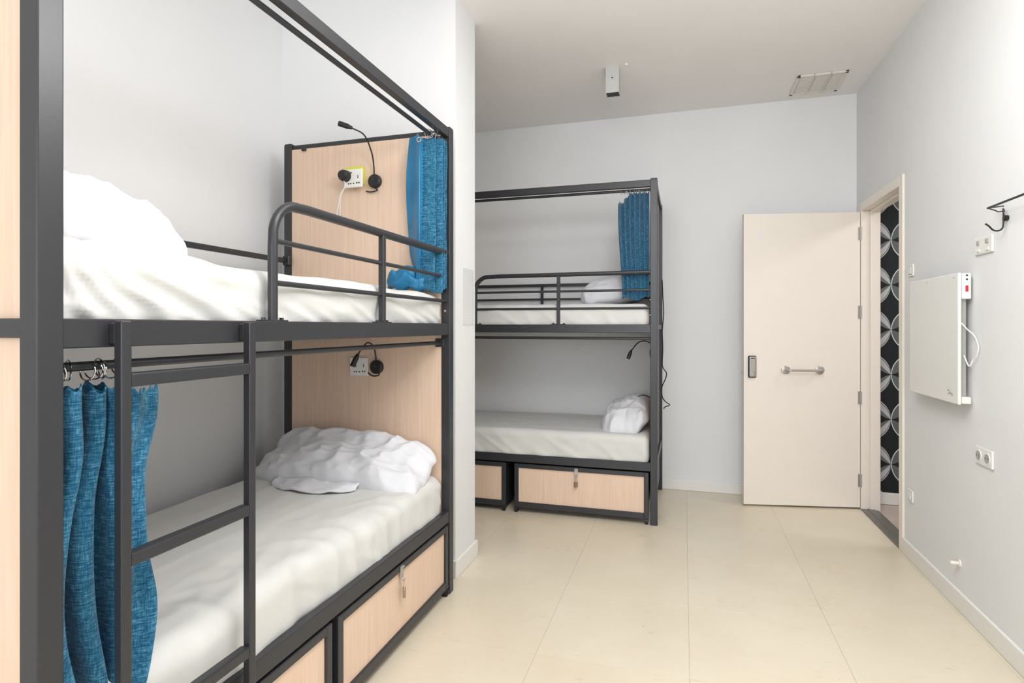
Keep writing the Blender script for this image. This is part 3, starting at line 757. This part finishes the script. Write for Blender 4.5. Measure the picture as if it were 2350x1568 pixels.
for y in (-.18, .18): bx('wall_bracket', (-.020, 0, y-.015, y+.015, .06, .52), M['steel'], hp)
bm = B(); tube(bm, smooth_path([(-.046, -.262, .365), (-.030, -.290, .330), (-.012, -.312, .300), (-.008, -.338, .255), (-.010, -.326, .215), (-.014, -.306, .200), (-.022, -.290, .170), (-.030, -.262, .215)], 8), .0028, 8); obj('cord', bm, M['white'], hp, True)

def wall_socket(y0, y1, z0, z1, kind, label, cat='socket'):
    cy, cz = (y0+y1)/2, (z0+z1)/2; w_, h_ = (y1-y0)/2, (z1-z0)/2
    t = thing('wall_socket' if kind == 'socket' else 'wall_switch' if kind == 'switch' else 'wall_plate', label, cat, (XR, cy, cz), 0, None)
    bm = B(); box(bm, -.009, 0, -w_, w_, -h_, h_, b=.004, seg=2); pt = obj('faceplate', bm, M['white'], t)
    if kind == 'socket':
        for s in (-1, 1):
            c0 = s*w_*.5
            bm = B(); cyl(bm, (-.0085, c0, 0), (-.0115, c0, 0), .024, 28); rg = obj('socket_ring', bm, M['white'], t, True)
            bm = B(); cyl(bm, (-.0112, c0, 0), (-.0120, c0, 0), .0195, 28); obj('socket_well', bm, M['softslot'], rg, True)
            bm = B()
            for q in (-1, 1): cyl(bm, (-.0118, c0+q*.0095, 0), (-.0124, c0+q*.0095, 0), .0026, 10)
            obj('socket_holes', bm, M['slot'], rg, True)
    elif kind == 'data':
        for s in (-1, 1):
            bx('jack', (-.013, -.008, s*w_*.5-.011, s*w_*.5+.011, .004, .022), M['softslot'], t, .001)
            bx('shutter', (-.012, -.008, s*w_*.5-.013, s*w_*.5+.013, -.026, -.014), M['white'], t, .001)
    else:
        bx('rocker', (-.013, -.008, -w_*.62, w_*.62, -h_*.62, h_*.62), M['white'], t, .003)
        bx('rocker_gap', (-.0095, -.0088, -w_*.70, w_*.70, -h_*.70, h_*.70), M['softslot'], t, 0)
    return t
wall_socket(2.765, 2.912, 1.583, 1.655, 'data', 'white double wall plate above the heater, below the black hook')
wall_socket(2.765, 2.908, .702, .776, 'socket', 'white double power socket on the right wall below the heater')
wall_socket(3.606, 3.680, .320, .384, 'plate', 'small white blank plate low by the door frame', 'plate')
wall_socket(3.598, 3.672, 1.556, 1.622, 'switch', 'small white light switch between door frame and heater', 'switch')
t = thing('door_bumper', 'small white round door bumper on the right wall above the baseboard', 'door stop', (XR, 3.067, .208))
bm = B(); cyl(bm, (0, 0, 0), (-.006, 0, 0), .016, 20); obj('base_disc', bm, M['trim'], t, True)
bm = B(); cyl(bm, (-.006, 0, 0), (-.030, 0, 0), .0075, 14, .009); cyl(bm, (-.030, 0, 0), (-.038, 0, 0), .009, 14, .006); obj('rubber_tip', bm, M['cream'], t, True)
# coat rail
rx = 1.150; ry = 2.706; rz = 1.748
t = thing('coat_rail', 'black wire coat rail with a curled hook, high on the right wall', 'coat rail', (XR, ry-.03, rz-.04))
def cl(p): return (p[0]-XR, p[1]-(ry-.03), p[2]-(rz-.04))
bm = B(); tube(bm, [cl((rx, ry, rz)), cl((rx, ry-1.0, rz))], .0042, 10); obj('rail', bm, M['blackwire'], t, True)
bm = B(); tube(bm, [cl((rx, ry, rz)), cl((XR-.001, ry-.012, rz+.004))], .0022, 8)
tube(bm, smooth_path([cl((rx, ry, rz)), cl((rx+.022, ry-.008, rz-.012)), cl((XR-.022, ry-.022, rz-.020)), cl((XR-.004, ry-.030, rz-.018))], 6), .0022, 8); obj('bracket_wire', bm, M['blackwire'], t, True)
hk = thing('hook', None, None); hk.parent = t
bm = B(); a = cl((XR-.010, ry-.040, rz-.048)); cyl(bm, (0, a[1], a[2]), (-.010, a[1], a[2]), .011, 20); cyl(bm, (-.010, a[1], a[2]), (-.014, a[1], a[2]), .009, 14); obj('hook_rose', bm, M['blackwire'], hk, True)
bm = B(); tube(bm, smooth_path([cl((XR-.012, ry-.034, rz-.010)), cl((XR-.012, ry-.036, rz-.040)), cl((XR-.014, ry-.036, rz-.080)), cl((XR-.024, ry-.034, rz-.094)), cl((XR-.042, ry-.030, rz-.092)), cl((XR-.056, ry-.026, rz-.074)), cl((XR-.066, ry-.022, rz-.064))], 8), .0032, 8); obj('hook_wire', bm, M['blackwire'], hk, True)

# ------------------------------------------------------------------ notice on the wall stub
bm = B(); box(bm, -1.1168, -1.1155, 2.812, 2.985, 1.288, 1.592, b=0)
tag(obj('notice', bm, M['notice']), 'faint laminated notice on the wall stub beside the near bunk', 'notice')

# ------------------------------------------------------------------ ceiling items
t = thing('ceiling_box_light', 'small grey box fixture under the ceiling with dark open underside', 'light fixture', (-.445, 3.79, ZC-.168))
bm = B(); box(bm, -.043, .043, -.042, -.039, 0, .168, b=.0008); box(bm, -.043, .043, .039, .042, 0, .168, b=.0008); box(bm, -.043, -.040, -.039, .039, 0, .168, b=.0008); box(bm, .040, .043, -.039, .039, 0, .168, b=.0008); obj('housing', bm, M['grey_plastic'], t)
bx('recess', (-.040, .040, -.039, .039, .004, .012), M['dark'], t, 0)
bm = B(); cyl(bm, (0, -.041, .095), (0, -.044, .095), .005, 10); obj('screw', bm, M['slot'], t, True)
bm = B(); cyl(bm, (-.355, 3.74, ZC), (-.355, 3.74, ZC-.008), .012, 16, .008)
tag(obj('ceiling_stud', bm, M['trim'], None, True), 'tiny white round stud on the ceiling beside the box fixture', 'stud')
t = thing('ceiling_vent', 'white rectangular air vent grille set in the ceiling', 'vent', (.888, 4.405, ZC-.012))
bm = B(); a, b_ = .155, .165
box(bm, -a, a, -b_, -b_+.022, 0, .012); box(bm, -a, a, b_-.022, b_, 0, .012); box(bm, -a, -a+.022, -b_, b_, 0, .012); box(bm, a-.022, a, -b_, b_, 0, .012)
box(bm, -.054, -.046, -b_, b_, 0, .012); box(bm, .046, .054, -b_, b_, 0, .012); obj('frame', bm, M['ventw'], t)
me = None
for sec in range(3):
    for k in range(14):
        x0 = -a+.024+sec*.0975; y = -b_+.030+k*.0215
        bm = B(); box(bm, x0, x0+.078, y, y+.018, .002, .008, b=0); obj('slat', bm, M['ventw'], t)
bx('backing', (-a+.01, a-.01, -b_+.01, b_-.01, .0085, .0118), M['ventw'], t, 0)
